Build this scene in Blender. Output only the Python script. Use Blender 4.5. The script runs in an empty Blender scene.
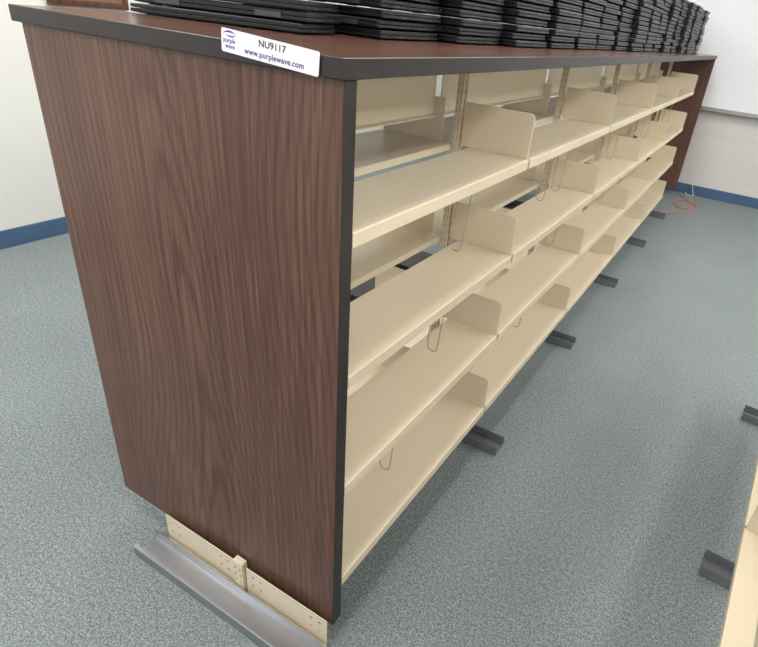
import bpy, bmesh, math, random
from mathutils import Matrix, Vector
random.seed(4)
SC=bpy.context.scene; COL=SC.collection
# ---------------- camera ----------------
C=(0.5011,-0.6499,1.3726)
R=[[0.86594,0.48986,0.10091],[0.31037,-0.36811,-0.87645],[-0.3922,0.79027,-0.47079]]
f,cx,cy=554.8,436.3,313.9
cd=bpy.data.cameras.new('camera');cam=bpy.data.objects.new('camera',cd);COL.objects.link(cam)
M=Matrix.Identity(4)
for i in range(3):
    M[i][0]=R[0][i];M[i][1]=-R[1][i];M[i][2]=-R[2][i];M[i][3]=C[i]
cam.matrix_world=M
cd.sensor_width=36;cd.lens=f*36/758;cd.shift_x=-(cx-379)/758;cd.shift_y=(cy-323.5)/758;cd.clip_start=.02
SC.camera=cam
try:
    SC.view_settings.view_transform='Standard'
    SC.view_settings.look='None'
except Exception: pass
# ---------------- materials ----------------
def srgb(r,g,b):
    def c(v):
        v/=255.; return v/12.92 if v<=.04045 else ((v+.055)/1.055)**2.4
    return (c(r),c(g),c(b),1)
def mat(name,col,rough=.5,metal=0,bump=0,bscale=200,var=0,vscale=3,spec=.5,coat=0):
    m=bpy.data.materials.new(name);m.use_nodes=True;nt=m.node_tree;b=nt.nodes['Principled BSDF']
    b.inputs['Base Color'].default_value=col;b.inputs['Roughness'].default_value=rough;b.inputs['Metallic'].default_value=metal
    b.inputs['Specular IOR Level'].default_value=spec
    b.inputs['Coat Weight'].default_value=coat
    tc=nt.nodes.new('ShaderNodeTexCoord')
    if var:
        n=nt.nodes.new('ShaderNodeTexNoise');n.inputs['Scale'].default_value=vscale;n.inputs['Detail'].default_value=5
        nt.links.new(tc.outputs['Object'],n.inputs['Vector'])
        r=nt.nodes.new('ShaderNodeValToRGB')
        r.color_ramp.elements[0].position=.3;r.color_ramp.elements[1].position=.7
        r.color_ramp.elements[0].color=tuple(c*(1-var) for c in col[:3])+(1,)
        r.color_ramp.elements[1].color=tuple(min(1,c*(1+var)) for c in col[:3])+(1,)
        nt.links.new(n.outputs['Fac'],r.inputs['Fac']);nt.links.new(r.outputs['Color'],b.inputs['Base Color'])
    if bump:
        n=nt.nodes.new('ShaderNodeTexNoise');n.inputs['Scale'].default_value=bscale;n.inputs['Detail'].default_value=3
        nt.links.new(tc.outputs['Object'],n.inputs['Vector'])
        bp=nt.nodes.new('ShaderNodeBump');bp.inputs['Strength'].default_value=bump;bp.inputs['Distance'].default_value=.002
        nt.links.new(n.outputs['Fac'],bp.inputs['Height']);nt.links.new(bp.outputs['Normal'],b.inputs['Normal'])
    return m
def scuffed(name,col):
    m=mat(name,col,.42,var=.03,vscale=2);nt=m.node_tree;b=nt.nodes['Principled BSDF'];L=nt.links.new
    src=b.inputs['Base Color'].links[0].from_socket
    tc=nt.nodes.new('ShaderNodeTexCoord');mp=nt.nodes.new('ShaderNodeMapping');mp.inputs['Scale'].default_value=(70,16,70);mp.inputs['Rotation'].default_value=(0,0,.5)
    L(tc.outputs['Object'],mp.inputs[0])
    n=nt.nodes.new('ShaderNodeTexNoise');n.inputs['Scale'].default_value=1;n.inputs['Detail'].default_value=3;L(mp.outputs[0],n.inputs['Vector'])
    r=nt.nodes.new('ShaderNodeValToRGB');r.color_ramp.elements[0].position=.68;r.color_ramp.elements[0].color=(0,0,0,1);r.color_ramp.elements[1].position=.76;r.color_ramp.elements[1].color=(.55,.55,.55,1)
    L(n.outputs['Fac'],r.inputs['Fac'])
    mx=nt.nodes.new('ShaderNodeMix');mx.data_type='RGBA';L(r.outputs['Color'],mx.inputs['Factor']);L(src,mx.inputs['A']);mx.inputs['B'].default_value=srgb(110,98,82)
    L(mx.outputs['Result'],b.inputs['Base Color'])
    return m
def wood(name,axis,rough,spec=.5,gain=1.0,xc=-.40):
    m=bpy.data.materials.new(name);m.use_nodes=True;nt=m.node_tree;b=nt.nodes['Principled BSDF'];L=nt.links.new
    tc=nt.nodes.new('ShaderNodeTexCoord')
    sx=nt.nodes.new('ShaderNodeSeparateXYZ');L(tc.outputs['Object'],sx.inputs[0])
    cb=nt.nodes.new('ShaderNodeCombineXYZ')
    L(sx.outputs['X'],cb.inputs['X'])
    L(sx.outputs['Y' if axis=='Z' else 'Z'],cb.inputs['Y']);L(sx.outputs[axis],cb.inputs['Z'])
    def scl(v):
        s=nt.nodes.new('ShaderNodeVectorMath');s.operation='MULTIPLY';s.inputs[1].default_value=v;L(cb.outputs[0],s.inputs[0]);return s.outputs[0]
    def noise(v,d,r=.5):
        n=nt.nodes.new('ShaderNodeTexNoise');n.inputs['Scale'].default_value=1;n.inputs['Detail'].default_value=d;n.inputs['Roughness'].default_value=r
        L(scl(v),n.inputs['Vector']);return n.outputs['Fac']
    def mad(a,k,c):
        q=nt.nodes.new('ShaderNodeMath');q.operation='MULTIPLY_ADD';L(a,q.inputs[0]);q.inputs[1].default_value=k
        if isinstance(c,(int,float)): q.inputs[2].default_value=c
        else: L(c,q.inputs[2])
        return q.outputs[0]
    def mth(op,a,bv=None):
        q=nt.nodes.new('ShaderNodeMath');q.operation=op;L(a,q.inputs[0])
        if bv is not None: q.inputs[1].default_value=bv
        return q.outputs[0]
    wob=noise((2.0,2.0,1.0),1.0,.5)
    xx=mad(sx.outputs['X'],1.0,mad(wob,.28,-xc-.14))
    sq=nt.nodes.new('ShaderNodeMath');sq.operation='MULTIPLY';L(xx,sq.inputs[0]);L(xx,sq.inputs[1])
    hyp=mth('SQRT',mth('ADD',sq.outputs[0],.0024))
    n2=noise((24,24,1.4),3)
    n6=noise((2.6,2.6,.7),1)
    ph=mad(hyp,54,mad(sx.outputs[axis],4.6,mad(n2,1.0,mad(n6,4.0,0.0))))
    fr=mth('FRACT',ph)
    tri=mth('POWER',mth('SINE',mth('MULTIPLY',fr,math.pi)),5.5)
    n3=noise((380,380,7),6,.75)
    n4=noise((5,5,.6),2)
    n5=noise((130,130,2.0),4,.65)
    n7=noise((7,7,1.0),2)
    mk_=nt.nodes.new('ShaderNodeMath');mk_.operation='MULTIPLY';L(tri,mk_.inputs[0]);L(n7,mk_.inputs[1])
    v=mad(n3,.50,mad(n5,.42,mad(n4,.20,-.04)))
    v=mad(mk_.outputs[0],-.15,v)
    r=nt.nodes.new('ShaderNodeValToRGB');e=r.color_ramp.elements
    def g(*k): q=srgb(*k); return tuple(t*gain for t in q[:3])+(1,)
    e[0].position=.28;e[0].color=g(46,30,25);e[1].position=.70;e[1].color=g(130,94,75)
    x=e.new(.48);x.color=g(88,59,48)
    L(v,r.inputs['Fac']);L(r.outputs['Color'],b.inputs['Base Color'])
    b.inputs['Roughness'].default_value=rough;b.inputs['Specular IOR Level'].default_value=spec
    bp=nt.nodes.new('ShaderNodeBump');bp.inputs['Strength'].default_value=.05;bp.inputs['Distance'].default_value=.001
    L(n3,bp.inputs['Height']);L(bp.outputs['Normal'],b.inputs['Normal'])
    return m
def carpet():
    m=bpy.data.materials.new('carpet_material');m.use_nodes=True;nt=m.node_tree;b=nt.nodes['Principled BSDF'];L=nt.links.new
    tc=nt.nodes.new('ShaderNodeTexCoord')
    def nz(s,d,r):
        n=nt.nodes.new('ShaderNodeTexNoise');n.inputs['Scale'].default_value=s;n.inputs['Detail'].default_value=d;n.inputs['Roughness'].default_value=r
        L(tc.outputs['Object'],n.inputs['Vector']);return n.outputs['Fac']
    a=nz(290,2,.8);c=nz(100,2,.7)
    q=nt.nodes.new('ShaderNodeMath');q.operation='MULTIPLY_ADD';L(a,q.inputs[0]);q.inputs[1].default_value=.76
    q2=nt.nodes.new('ShaderNodeMath');q2.operation='MULTIPLY';L(c,q2.inputs[0]);q2.inputs[1].default_value=.24;L(q2.outputs[0],q.inputs[2])
    r=nt.nodes.new('ShaderNodeValToRGB');e=r.color_ramp.elements
    e[0].position=.36;e[0].color=srgb(74,81,83);e[1].position=.64;e[1].color=srgb(176,182,181)
    x=e.new(.5);x.color=srgb(120,129,130)
    L(q.outputs[0],r.inputs['Fac'])
    r2=nt.nodes.new('ShaderNodeValToRGB');r2.color_ramp.elements[0].color=(.9,.9,.9,1);r2.color_ramp.elements[1].color=(1,1,1,1);r2.color_ramp.elements[0].position=.3;r2.color_ramp.elements[1].position=.7
    L(nz(1.6,3,.6),r2.inputs['Fac'])
    mx=nt.nodes.new('ShaderNodeMix');mx.data_type='RGBA';mx.blend_type='MULTIPLY';mx.inputs['Factor'].default_value=1
    L(r.outputs['Color'],mx.inputs['A']);L(r2.outputs['Color'],mx.inputs['B'])
    L(mx.outputs['Result'],b.inputs['Base Color'])
    b.inputs['Roughness'].default_value=.95;b.inputs['Specular IOR Level'].default_value=.1
    bp=nt.nodes.new('ShaderNodeBump');bp.inputs['Strength'].default_value=.35;bp.inputs['Distance'].default_value=.003
    L(a,bp.inputs['Height']);L(bp.outputs['Normal'],b.inputs['Normal'])
    return m
def slotmat():
    A=srgb(210,196,172)
    m=mat('slotted_post_metal',A,.45)
    nt=m.node_tree;b=nt.nodes['Principled BSDF'];L=nt.links.new
    tc=nt.nodes.new('ShaderNodeTexCoord');s=nt.nodes.new('ShaderNodeSeparateXYZ');L(tc.outputs['Object'],s.inputs[0])
    def mth(op,a,bv=None):
        q=nt.nodes.new('ShaderNodeMath');q.operation=op;L(a,q.inputs[0])
        if bv is not None:
            if isinstance(bv,(int,float)): q.inputs[1].default_value=bv
            else: L(bv,q.inputs[1])
        return q.outputs[0]
    fr=mth('FRACT',mth('MULTIPLY',s.outputs['Z'],42)); a=mth('LESS_THAN',fr,.45)
    ax=mth('LESS_THAN',mth('ABSOLUTE',mth('SUBTRACT',mth('ABSOLUTE',s.outputs['X']),.0055)),.0010)
    k=mth('MULTIPLY',a,ax)
    mx=nt.nodes.new('ShaderNodeMix');mx.data_type='RGBA';L(k,mx.inputs['Factor'])
    mx.inputs['A'].default_value=A;mx.inputs['B'].default_value=srgb(150,136,116)
    L(mx.outputs['Result'],b.inputs['Base Color'])
    return m
def blockwall(name,col):
    return mat(name,col,.7,bump=.15,bscale=120)
WOODZ=wood('walnut_laminate_vertical','Z',.36)
WOODY=wood('walnut_laminate_lengthwise','Y',.24,gain=.8)
EDGE=mat('black_edge_banding',srgb(40,34,34),.4,var=.1,vscale=20)
BCOL=srgb(217,203,177)
BEIGE=mat('beige_enamel_steel',BCOL,.38,var=.03,vscale=2)
SCUFF=scuffed('scuffed_beige_enamel_steel',BCOL)
SLOT=slotmat()
CHROME=mat('polished_chrome_steel',srgb(168,169,173),.28,metal=.85)
DARKST=mat('dark_grey_steel',srgb(132,134,138),.2,metal=.5)
WIRE=mat('zinc_wire',srgb(172,162,142),.35,metal=.3)
BLACK=mat('black_plastic',srgb(24,24,27),.33,var=.2,vscale=30)
BLACK2=mat('black_rubber_trim',srgb(14,14,15),.6)
GREYH=mat('grey_metal_hinge',srgb(84,84,88),.35,metal=.5)
RIMHI=mat('rim_highlight_grey',srgb(66,66,71),.3)  # lighter grey on laptop rims paints in their pale edge highlights
CARPET=carpet()
WALLW=blockwall('cream_wall_paint',srgb(218,217,211))
WALLF=blockwall('painted_block_wall',srgb(208,205,200))
BLUE=mat('blue_vinyl_baseboard',srgb(66,94,124),.5,var=.08,vscale=6)
CEIL=mat('ceiling_tile',srgb(235,233,228),.9,bump=.2,bscale=60)
WB=mat('whiteboard_enamel',srgb(232,233,236),.15)
ALU=mat('aluminium_trim',srgb(190,190,192),.3,metal=.9)
ORANGE=mat('orange_cable_rubber',srgb(214,108,82),.5)
GREYC=mat('white_cable_rubber',srgb(200,204,206),.5)
LABW=mat('white_label_film',srgb(236,235,240),.35)
INK=mat('black_ink',srgb(34,32,38),.5)
PURP=mat('purple_ink',srgb(92,48,136),.5)
CORK=mat('brown_cork',srgb(120,88,66),.8,var=.2,vscale=80)
LAMP=bpy.data.materials.new('fluorescent_diffuser');LAMP.use_nodes=True
_b=LAMP.node_tree.nodes['Principled BSDF'];_b.inputs['Base Color'].default_value=(1,1,1,1);_b.inputs['Emission Color'].default_value=(1,.99,.97,1);_b.inputs['Emission Strength'].default_value=5
# ---------------- helpers ----------------
def link(o,parent=None,**kw):
    COL.objects.link(o)
    if parent is not None: o.parent=parent
    for k,v in kw.items(): o[k]=v
    return o
def obj(name,me,mats,parent=None,loc=(0,0,0),rot=(0,0,0),**kw):
    for m in mats:
        if m.name not in [x.name for x in me.materials if x]: me.materials.append(m)
    o=bpy.data.objects.new(name,me);o.location=loc;o.rotation_euler=rot
    return link(o,parent,**kw)
def bm_box(bm,a,b,mi=0):
    vs=[bm.verts.new((x,y,z)) for x in (a[0],b[0]) for y in (a[1],b[1]) for z in (a[2],b[2])]
    fs=[(0,1,3,2),(4,6,7,5),(0,4,5,1),(2,3,7,6),(0,2,6,4),(1,5,7,3)]
    r=[]
    for q in fs:
        fc=bm.faces.new([vs[i] for i in q]);fc.material_index=mi;r.append(fc)
    return vs,r
def finish(bm,name,bevel=0,seg=2,smooth=False):
    bmesh.ops.recalc_face_normals(bm,faces=bm.faces)
    if bevel:
        bmesh.ops.bevel(bm,geom=list(bm.edges),offset=bevel,segments=seg,affect='EDGES',profile=.5)
    me=bpy.data.meshes.new(name);bm.to_mesh(me);bm.free()
    if smooth:
        for p in me.polygons: p.use_smooth=True
    return me
def boxes(name,lst,bevel=0):
    bm=bmesh.new()
    for a,b in lst: bm_box(bm,a,b)
    return finish(bm,name,bevel,1)
def extr(name,prof,axis,a,b):
    bm=bmesh.new()
    def P(u,v,w):
        return {'Y':(u,w,v),'X':(w,u,v),'Z':(u,v,w)}[axis]
    v0=[bm.verts.new(P(u,v,a)) for u,v in prof];v1=[bm.verts.new(P(u,v,b)) for u,v in prof]
    n=len(prof)
    for i in range(n): bm.faces.new((v0[i],v0[(i+1)%n],v1[(i+1)%n],v1[i]))
    bm.faces.new(v0);bm.faces.new(v1[::-1])
    return finish(bm,name)
def tube(name,pts,r,matl=None):
    cu=bpy.data.curves.new(name,'CURVE');cu.dimensions='3D';cu.bevel_depth=r;cu.bevel_resolution=3
    sp=cu.splines.new('NURBS');sp.points.add(len(pts)-1);sp.order_u=3;sp.use_endpoint_u=True;sp.resolution_u=8
    for i,p in enumerate(pts): sp.points[i].co=(*p,1)
    t=bpy.data.objects.new(name,cu);COL.objects.link(t)
    bpy.context.view_layer.update()
    me=bpy.data.meshes.new_from_object(t.evaluated_get(bpy.context.evaluated_depsgraph_get()))
    bpy.data.objects.remove(t);me.name=name
    for p in me.polygons:p.use_smooth=True
    me.materials.clear()
    return me
def textmesh(s,size,bold=0,spacing=1.0):
    cu=bpy.data.curves.new('txt','FONT');cu.body=s;cu.size=size;cu.align_x='LEFT';cu.extrude=.0001;cu.space_character=spacing
    if bold: cu.offset=size*.018*bold
    t=bpy.data.objects.new('txt',cu);COL.objects.link(t);bpy.context.view_layer.update()
    me=bpy.data.meshes.new_from_object(t.evaluated_get(bpy.context.evaluated_depsgraph_get()))
    bpy.data.objects.remove(t);me.materials.clear();return me
# ---------------- room ----------------
XL,XR,YN,YF,ZC=-2.9,4.2,-3.2,5.72,2.75
def struct(name,a,b,m,bevel=0):
    return obj(name,boxes(name,[(a,b)],bevel),[m],kind='structure')
struct('floor',(XL-.1,YN,-.1),(XR+.1,YF+.1,0),CARPET)
struct('wall_left',(XL-.1,YN,0),(XL,YF+.1,ZC),WALLW)
struct('wall_right',(XR,YN,0),(XR+.1,YF+.1,ZC),WALLW)
struct('ceiling',(XL-.1,YN,ZC),(XR+.1,YF+.1,ZC+.1),CEIL)
struct('wall_far',(XL,YF,0),(XR,YF+.1,ZC),WALLF)
nt=WALLF.node_tree;b_=nt.nodes['Principled BSDF']
tc=nt.nodes.new('ShaderNodeTexCoord');mp=nt.nodes.new('ShaderNodeMapping');mp.inputs['Rotation'].default_value=(math.pi/2,0,0)
br=nt.nodes.new('ShaderNodeTexBrick');br.inputs['Scale'].default_value=1;br.inputs['Brick Width'].default_value=.4;br.inputs['Row Height'].default_value=.2;br.inputs['Mortar Size'].default_value=.004
br.inputs['Color1'].default_value=srgb(209,205,200);br.inputs['Color2'].default_value=srgb(206,202,197);br.inputs['Mortar'].default_value=srgb(200,196,190)
nt.links.new(tc.outputs['Object'],mp.inputs[0]);nt.links.new(mp.outputs[0],br.inputs['Vector']);nt.links.new(br.outputs['Color'],b_.inputs['Base Color'])
struct('baseboard_left',(XL,YN,0),(XL+.012,YF,.1),BLUE,.002)
struct('baseboard_far',(XL+.012,YF-.012,0),(XR,YF,.1),BLUE,.002)
wb=link(bpy.data.objects.new('whiteboard',None),label='white enamel whiteboard with aluminium frame and tray on the block wall',category='whiteboard')
wb.location=(0,YF,0)
x0,x1,z0,z1_=-.42,2.6,.86,2.1
obj('writing_surface',boxes('writing_surface',[((x0,-.014,z0),(x1,-.002,z1_))]),[WB],wb)
obj('frame',boxes('frame',[((x0-.02,-.022,z0-.02),(x1+.02,-.002,z0)),((x0-.02,-.022,z1_),(x1+.02,-.002,z1_+.02)),((x0-.02,-.022,z0),(x0,-.002,z1_)),((x1,-.022,z0),(x1+.02,-.002,z1_))]),[ALU],wb)
obj('tray',boxes('tray',[((x0,-.075,z0-.028),(x1,-.022,z0-.02)),((x0,-.08,z0-.028),(x1,-.075,z0-.01))]),[ALU],wb)
bb=link(bpy.data.objects.new('bulletin_board',None),label='brown framed cork bulletin board on the cream wall',category='bulletin board');bb.location=(XL,0,0)
obj('cork_panel',boxes('cork_panel',[((.002,1.27,1.25),(.012,1.66,1.95))]),[CORK],bb)
obj('frame',boxes('frame',[((.002,1.24,1.22),(.02,1.69,1.25)),((.002,1.24,1.95),(.02,1.69,1.98)),((.002,1.24,1.25),(.02,1.27,1.95)),((.002,1.66,1.25),(.02,1.69,1.95))]),[WOODY],bb)
# ---------------- shelving ----------------
H,ZP,TS,LEN,W=1.284,.076,.028,5.49,.765
BAY=.914;J1=.818
ZL=[.187,.474,.748,1.028]
SD=.178
XC=-.226
def shelf_mesh(name,ya,yb,SD):
    t=.002
    o=[(-SD,.028),( -.004,.028),(-.001,.0274),(0,.0255),(0,.002),(-.016,.002),(-.016,.002+t),(-t,.002+t),(-t,.0245),(-.005,.028-t),(-SD+t,.028-t),(-SD+t,.010),(-SD,.010)]
    return extr(name,o,'Y',ya,yb)
def bracket_mesh(name):
    top=.120
    p=[(-.205,.002),(-.003,.002)]
    r=.014;cxx,czz=-.002-r,top-r
    for i in range(6):
        a=i/5*math.pi/2
        p.append((cxx+r*math.cos(a),czz+r*math.sin(a)))
    p+=[(-.15,top),(-.205,top)]
    return extr(name,p,'Y',-.0018,.0018)
def post_mesh(name,z0,z1):
    return boxes(name,[((-.010,-.0125,z0),(.010,-.0105,z1)),((-.010,.0105,z0),(.010,.0125,z1)),((-.003,-.0105,z0),(.003,.0105,z1))])
def wood_box(name,a,b,faces_wood):
    bm=bmesh.new();vs,fs=bm_box(bm,a,b,1)
    bmesh.ops.recalc_face_normals(bm,faces=bm.faces)
    bmesh.ops.bevel(bm,geom=list(bm.edges),offset=.0012,segments=1,affect='EDGES')
    bm.normal_update()
    for fc in bm.faces:
        n=fc.normal
        fc.material_index=0 if any(n.dot(Vector(d))>.9 for d in faces_wood) else 1
    me=bpy.data.meshes.new(name);bm.to_mesh(me);bm.free();return me
shelfm={}
brm=bracket_mesh('end_bracket')
def wire_pts(h): return [(-.028,.012,0),(-.027,.012,-.01),(-.021,.006,-h*.55),(-.019,0,-h+.02),(-.015,0,-h),(.010,0,-h),(.017,0,-h+.02),(.019,.006,-h*.5),(.026,.012,-.01),(.028,.012,0)]
root=link(bpy.data.objects.new('shelving_unit',None),label='long double-sided beige metal library shelving with walnut laminate end panels',category='bookshelf')
def panel(name,ya,yb,xa,xb,par):
    return obj(name,wood_box(name,(xa,ya,ZP),(xb,yb,H-.0005),[(0,1,0),(0,-1,0)]),[WOODZ,EDGE],par,label='dark walnut laminate end panel with black edge banding')
panel('end_panel',0,.030,-W,0,root)
panel('end_panel',LEN-.03,LEN,-W,.0,root)
J=[.046]+[J1+i*BAY for i in range(5)]
def add_shelf(par,xo,side,ya,yb,z,sd=SD,m=None):
    ln=(round(yb-ya,4),sd,m.name if m else '')
    if ln not in shelfm: shelfm[ln]=shelf_mesh('shelf',-ln[0]/2,ln[0]/2,sd)
    s=obj('shelf',shelfm[ln],[m or BEIGE],par,loc=(xo,(ya+yb)/2,z),rot=(0,0,0 if side>0 else math.pi))
    e=1 if side>0 else -1
    obj('end_bracket',brm,[BEIGE],s,loc=(0,e*(ln[0]/2-.0020),.0265))
    return s
for bi in range(5):
    ya,yb=J[bi]+.006,J[bi+1]-.006
    if bi==0: ya=.0305
    for zi,z in enumerate(ZL):
        add_shelf(root,0,1,ya,yb,z,m=SCUFF if zi==0 else None)
        add_shelf(root,-.475,-1,ya,yb,z,.236)
pm=post_mesh('upright',.04,1.27)
for j,y in enumerate(J):
    obj('upright',pm,[SLOT],root,loc=(XC,y,0))
for bi in range(5):
    ya,yb=J[bi]+.018,J[bi+1]-.018
    pr=[(-.302,1.282),(-.302,1.128),(-.298,1.122),(-.290,1.122),(-.290,1.125),(-.299,1.130),(-.299,1.282)]
    obj('top_rail',extr('top_rail',pr,'Y',ya,yb),[BEIGE],root)
bmf=extr('floor_foot',[(0,0),(.075,0),(.075,.036),(.071,.036),(.071,.004),(.004,.004),(.004,.036),(0,.036)],'X',-.60,.058)
for j in range(1,6):
    obj('floor_foot',bmf,[DARKST],root,loc=(0,J[j]+.03,0.0005),label='dark grey steel floor foot')
nf=extr('base_foot',[(-.098,0),(-.026,0),(-.026,.030),(-.030,.030),(-.032,.008),(-.086,.008),(-.088,.036),(-.096,.036),(-.098,.034)],'X',-.60,.067)
obj('base_foot',nf,[CHROME],root,loc=(0,0,.0005),label='chrome steel floor channel')
def rail(xa,xb):
    bm=bmesh.new()
    T=.104
    xs=[xa,xa+.018,xa+.026,xa+.044,xa+.052,xb-.052,xb-.044,xb-.026,xb-.018,xb];zs=[.009,.047,.054,.078,.085,T]
    holes={(1,1),(3,1),(1,3),(3,3),(5,1),(7,1),(5,3),(7,3)}
    for i in range(len(xs)-1):
        for k in range(len(zs)-1):
            if (i,k) in holes: continue
            bm_box(bm,(xs[i],-.0155,zs[k]),(xs[i+1],-.0135,zs[k+1]))
    bmesh.ops.remove_doubles(bm,verts=bm.verts,dist=.0001)
    bm_box(bm,(xa,-.0235,.009),(xb,-.0155,.012))
    return finish(bm,'base_rail')
obj('base_rail',rail(-.565,-.309),[BEIGE],root)
obj('base_rail',rail(-.265,-.006),[BEIGE],root)
bm=bmesh.new()
zs=[0,.010,.022,.032,.044,.054,.066,.076,.088,.106]
for i in range(len(zs)-1):
    if i%2==1:
        for a,b in ((-.016,-.010),(-.006,.006),(.010,.016)): bm_box(bm,(a,-.0125,zs[i]),(b,-.0105,zs[i+1]))
    else: bm_box(bm,(-.016,-.0125,zs[i]),(.016,-.0105,zs[i+1]))
bmesh.ops.remove_doubles(bm,verts=bm.verts,dist=.0001)
for a,b in (((-.016,-.0105,0),(-.014,.005,.106)),((.014,-.0105,0),(.016,.005,.106)),((-.014,-.0105,.104),(.014,.005,.106))): bm_box(bm,a,b)
obj('post_base',finish(bm,'post_base'),[BEIGE],root,loc=(-.287,-.0105,.0095))
ct=wood_box('countertop',(-W-.01,-.012,H),(.006,LEN+.012,H+TS),[(0,0,1)])
obj('countertop',ct,[WOODY,EDGE],None,label='long dark walnut laminate countertop with black edge lying on shelving',category='countertop')
wm=tube('book_support',wire_pts(.20),.0016)
wl=tube('book_support',wire_pts(.255),.0016)
spots=[(0,3,.68,-.12),(0,2,.50,-.07),(0,1,.35,-.10),(1,3,.80,-.12),(1,3,.6,-.12),(1,2,.80,-.10),(1,1,.6,-.12),(2,3,.78,-.12),(2,2,.78,-.12),(3,3,.8,-.12),(3,2,.7,-.12),(4,3,.7,-.12)]
for bi,lv,fr,xw in spots:
    y=J[bi]+fr*(J[bi+1]-J[bi]) if bi else fr
    h=wl if lv!=2 else wm
    obj('book_support',h,[WIRE],None,loc=(xw,y,ZL[lv]+.0245),rot=(0,0,random.uniform(-.3,.3)),label='thin bent wire book support hanging beneath a beige shelf',category='book support',group='wire book supports in the shelving')
X2=.7655;TH=math.radians(-4.2)
root2=bpy.data.objects.new('shelving_unit',None);root2.location=(X2,0,0);root2.rotation_euler=(0,0,TH)
link(root2,label='parallel beige metal library shelving with dark steel feet across the aisle',category='bookshelf')
J2=[.775+(i-2)*.935 for i in range(0,4)]
for bi in range(3):
    ya,yb=J2[bi]+.006,J2[bi+1]-.006
    for z in ZL:
        add_shelf(root2,0,-1,ya,yb,z)
for j,y in enumerate(J2):
    obj('upright',pm,[SLOT],root2,loc=(.226,y,0))
    obj('floor_foot',bmf,[DARKST],root2,loc=(.547,y-.03,.0005),label='dark grey steel floor foot')
o2=obj('countertop',wood_box('countertop',(-.006,J2[0]-.02,H),(.77,J2[-1]+.03,H+TS),[(0,0,1)]),[WOODY,EDGE],None,label='dark walnut laminate countertop on the shelving across the aisle',category='countertop')
o2.location=(X2,0,0);o2.rotation_euler=(0,0,TH)
# ---------------- laptops ----------------
LW,LD,LT=.42,.268,.020
def rrect(w,d,r,n=3):
    p=[]
    for cxx,cyy,a0 in ((w/2-r,d/2-r,0),(-w/2+r,d/2-r,90),(-w/2+r,-d/2+r,180),(w/2-r,-d/2+r,270)):
        for i in range(n+1):
            a=math.radians(a0+90*i/n);p.append((cxx+r*math.cos(a),cyy+r*math.sin(a)))
    return p
def loft(bm,layers,mis=None):
    prev=None
    for li,(prof,z) in enumerate(layers):
        vs=[bm.verts.new((x,y,z)) for x,y in prof]
        if prev is None: bm.faces.new(vs[::-1])
        else:
            n=len(vs)
            for i in range(n): bm.faces.new((prev[i],prev[(i+1)%n],vs[(i+1)%n],vs[i])).material_index=(mis or {}).get(li,0)
        prev=vs
    bm.faces.new(prev)
RC=.005
def base_geo(bm):
    loft(bm,[(rrect(LW-.030,LD-.030,RC),0.0015),(rrect(LW-.004,LD-.004,RC),.0030),(rrect(LW,LD,RC),.0045),(rrect(LW,LD,RC),.0096),(rrect(LW-.003,LD-.003,RC),.0102)],{4:3})
    for sx in (-1,1):
        for sy in (-1,1):
            bm_box(bm,(sx*.17-.015,sy*.095-.006,0),(sx*.17+.015,sy*.095+.006,.003),1)
    for x,w_ in ((.07,.007),(.045,.007),(.01,.004),(-.05,.009)):
        bm_box(bm,(LW/2-.002,x-w_,.0052),(LW/2+.0004,x+w_,.0086),2)
        bm_box(bm,(-LW/2-.0004,x-w_,.0052),(-LW/2+.002,x+w_,.0086),2)
def lid_geo(bm):
    loft(bm,[(rrect(LW-.014,LD-.014,RC),.0114),(rrect(LW-.002,LD-.002,RC),.0120),(rrect(LW-.002,LD-.002,RC),.0180),(rrect(LW-.005,LD-.005,RC),.0192),(rrect(LW-.03,LD-.03,RC),.0196)],{3:3})
    for x in (-.12,.12):
        bm_box(bm,(x-.03,LD/2-.006,.005),(x+.03,LD/2+.003,.015),2)
def mk(fs,name):
    bm=bmesh.new()
    for q in fs: q(bm)
    bmesh.ops.recalc_face_normals(bm,faces=bm.faces)
    me=bpy.data.meshes.new(name);bm.to_mesh(me);bm.free()
    for m in (BLACK,BLACK2,GREYH,RIMHI): me.materials.append(m)
    return me
mb,ml,mf=mk([base_geo],'base'),mk([lid_geo],'lid'),mk([base_geo,lid_geo],'laptop')
def laptop(x,y,z,rot,parts,label,group,sy=1):
    if parts:
        r=bpy.data.objects.new('laptop',None)
        link(r,label=label,category='laptop',group=group)
        link(bpy.data.objects.new('base',mb),r);link(bpy.data.objects.new('lid',ml),r)
    else:
        r=bpy.data.objects.new('laptop',mf)
        link(r,label=label,category='laptop',group=group)
    r.location=(x,y,z);r.rotation_euler=(0,0,rot);r.scale=(1,sy,1)
LBL='closed black laptop lying flat in a tall stack on the countertop'
GRP='stacked laptops on the walnut countertop'
zt=H+TS
def stack(x,y,rot,n,parts,sy=1,jit=.7):
    for k in range(n):
        flip=math.pi if (k%2) else 0
        laptop(x+random.uniform(-.009,.009)*jit,y+random.uniform(-.005,.005)*jit,zt+.0003+k*.0206,flip+rot+random.uniform(-.018,.018)*jit,parts,LBL,GRP,sy)
rt=.20;cxr,cyr=-.334,.300;dd=.075
stack(cxr-.21*math.cos(rt)-dd*math.sin(rt),cyr-.21*math.sin(rt)+dd*math.cos(rt),rt,16,True,.54)
XRs=[-.285,-.235,-.22,-.20]+[-.20+.07*i/12 for i in range(20)]
for s in range(16):
    y=.635+s*.3045
    if y+.14>LEN+.01: break
    stack(XRs[s]-LW/2+random.uniform(-.012,.012),y,random.uniform(-.025,.025),16,s<3)
for (x,y,n) in ((-1.1,1.55,4),(-1.08,2.05,4),(-1.12,3.85,4)):
    for k in range(n):
        laptop(x,y,.0003+k*.0206,random.uniform(-.05,.05),False,'closed black laptop in a low stack on the carpet behind shelving','low laptop stacks on the carpet')
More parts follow.
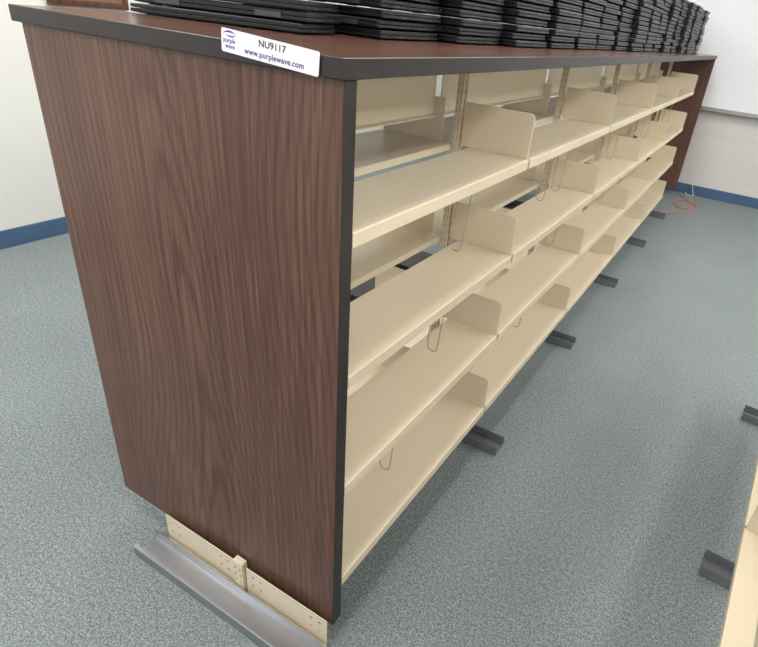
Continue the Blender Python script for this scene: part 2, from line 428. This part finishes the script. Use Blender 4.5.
# ---------------- label ----------------
lb=bpy.data.objects.new('inventory_label',None)
lb.matrix_world=Matrix.Translation((-.122,-.0145,1.3055))@Matrix.Rotation(math.radians(3.9),4,'Y')@Matrix.Rotation(math.pi/2,4,'X')
link(lb,label='white inventory sticker reading NU9117 on the countertop edge',category='label')
bm=bmesh.new();loft(bm,[(rrect(.182,.0315,.003),0),(rrect(.182,.0315,.003),.0012)])
obj('sticker',finish(bm,'sticker'),[LABW],lb)
def tx(s,size,x,y,m,name,bold=0,sxx=1,sp=1.0):
    me=textmesh(s,size,bold,sp);o=obj(name,me,[m],lb,loc=(x,y,.0015));o.scale=(sxx,1,1);return o
tx('NU9117',.0126,-.018,.0033,INK,'printed_code',.7,1.12,1.04)
tx('www.purplewave.com',.0112,-.045,-.0108,PURP,'printed_web_address',.9,1.02,1.08)
tx('purple',.0088,-.087,-.0022,PURP,'printed_logo',.4,1.0,1.05)
tx('wave',.0088,-.083,-.0098,PURP,'printed_logo',.4,1.0,1.05)
def crescent(cx_,cy_,ra,rb,a0,a1,wd,name):
    bm=bmesh.new();N=18;vo=[];vi=[]
    for i in range(N+1):
        a=math.radians(a0+(a1-a0)*i/N);w=wd*math.sin(math.pi*i/N)+.00015
        vo.append(bm.verts.new((cx_+ra*math.cos(a),cy_+(rb+w)*math.sin(a),.0015)));vi.append(bm.verts.new((cx_+(ra-w)*math.cos(a),cy_+(rb-w)*math.sin(a),.0015)))
    for i in range(N): bm.faces.new((vi[i],vo[i],vo[i+1],vi[i+1]))
    obj(name,finish(bm,name),[PURP],lb)
crescent(-.074,.0082,.0125,.0042,10,190,.0011,'printed_swoosh')
crescent(-.072,.0092,.0100,.0030,200,345,.0009,'printed_swoosh')
# ---------------- cables ----------------
def cable(pts,r,m,label,cat):
    me=tube('power_cable',pts,r,m);obj('power_cable',me,[m],None,label=label,category=cat)
cable([(.02,4.7,.006),(.10,4.8,.006),(.24,4.95,.006),(.27,5.25,.006),(.12,5.42,.006),(.03,5.25,.006),(.10,5.0,.006),(.22,5.1,.006),(.20,5.35,.006),(.08,5.5,.006),(.06,5.58,.006)],.004,ORANGE,'orange extension cord coiled loosely on carpet near end panel','cable')
cable([(.12,5.67,.2),(.14,5.67,.06),(.18,5.65,.006),(.14,5.62,.006),(.10,5.64,.006),(.09,5.67,.02)],.004,GREYC,'pale grey cable looping down to the carpet by wall','cable')
# ---------------- lights ----------------
def area(x,y,sx,sy,p):
    l=bpy.data.lights.new('ceiling_light','AREA');l.shape='RECTANGLE';l.size=sx;l.size_y=sy;l.energy=p;l.color=(1,.985,.965)
    o=bpy.data.objects.new('ceiling_light',l);o.location=(x,y,ZC-.07);COL.objects.link(o)
fx=boxes('light_fixture',[((-.3,-.6,-.05),(.3,.6,0))])
for x in (-1.9,-.1,1.6,3.3):
    for y in (-1.9,.0,1.9,3.8):
        r=bpy.data.objects.new('light_fixture',None);r.location=(x,y,ZC);link(r,label='white rectangular fluorescent ceiling light fixture',category='ceiling light',group='ceiling light fixtures')
        obj('diffuser',fx,[LAMP],r)
        area(x,y,.6,1.2,13.5)
w=bpy.data.worlds.new('world');SC.world=w;w.use_nodes=True;w.node_tree.nodes['Background'].inputs[0].default_value=(.97,.98,1,1);w.node_tree.nodes['Background'].inputs[1].default_value=1.0
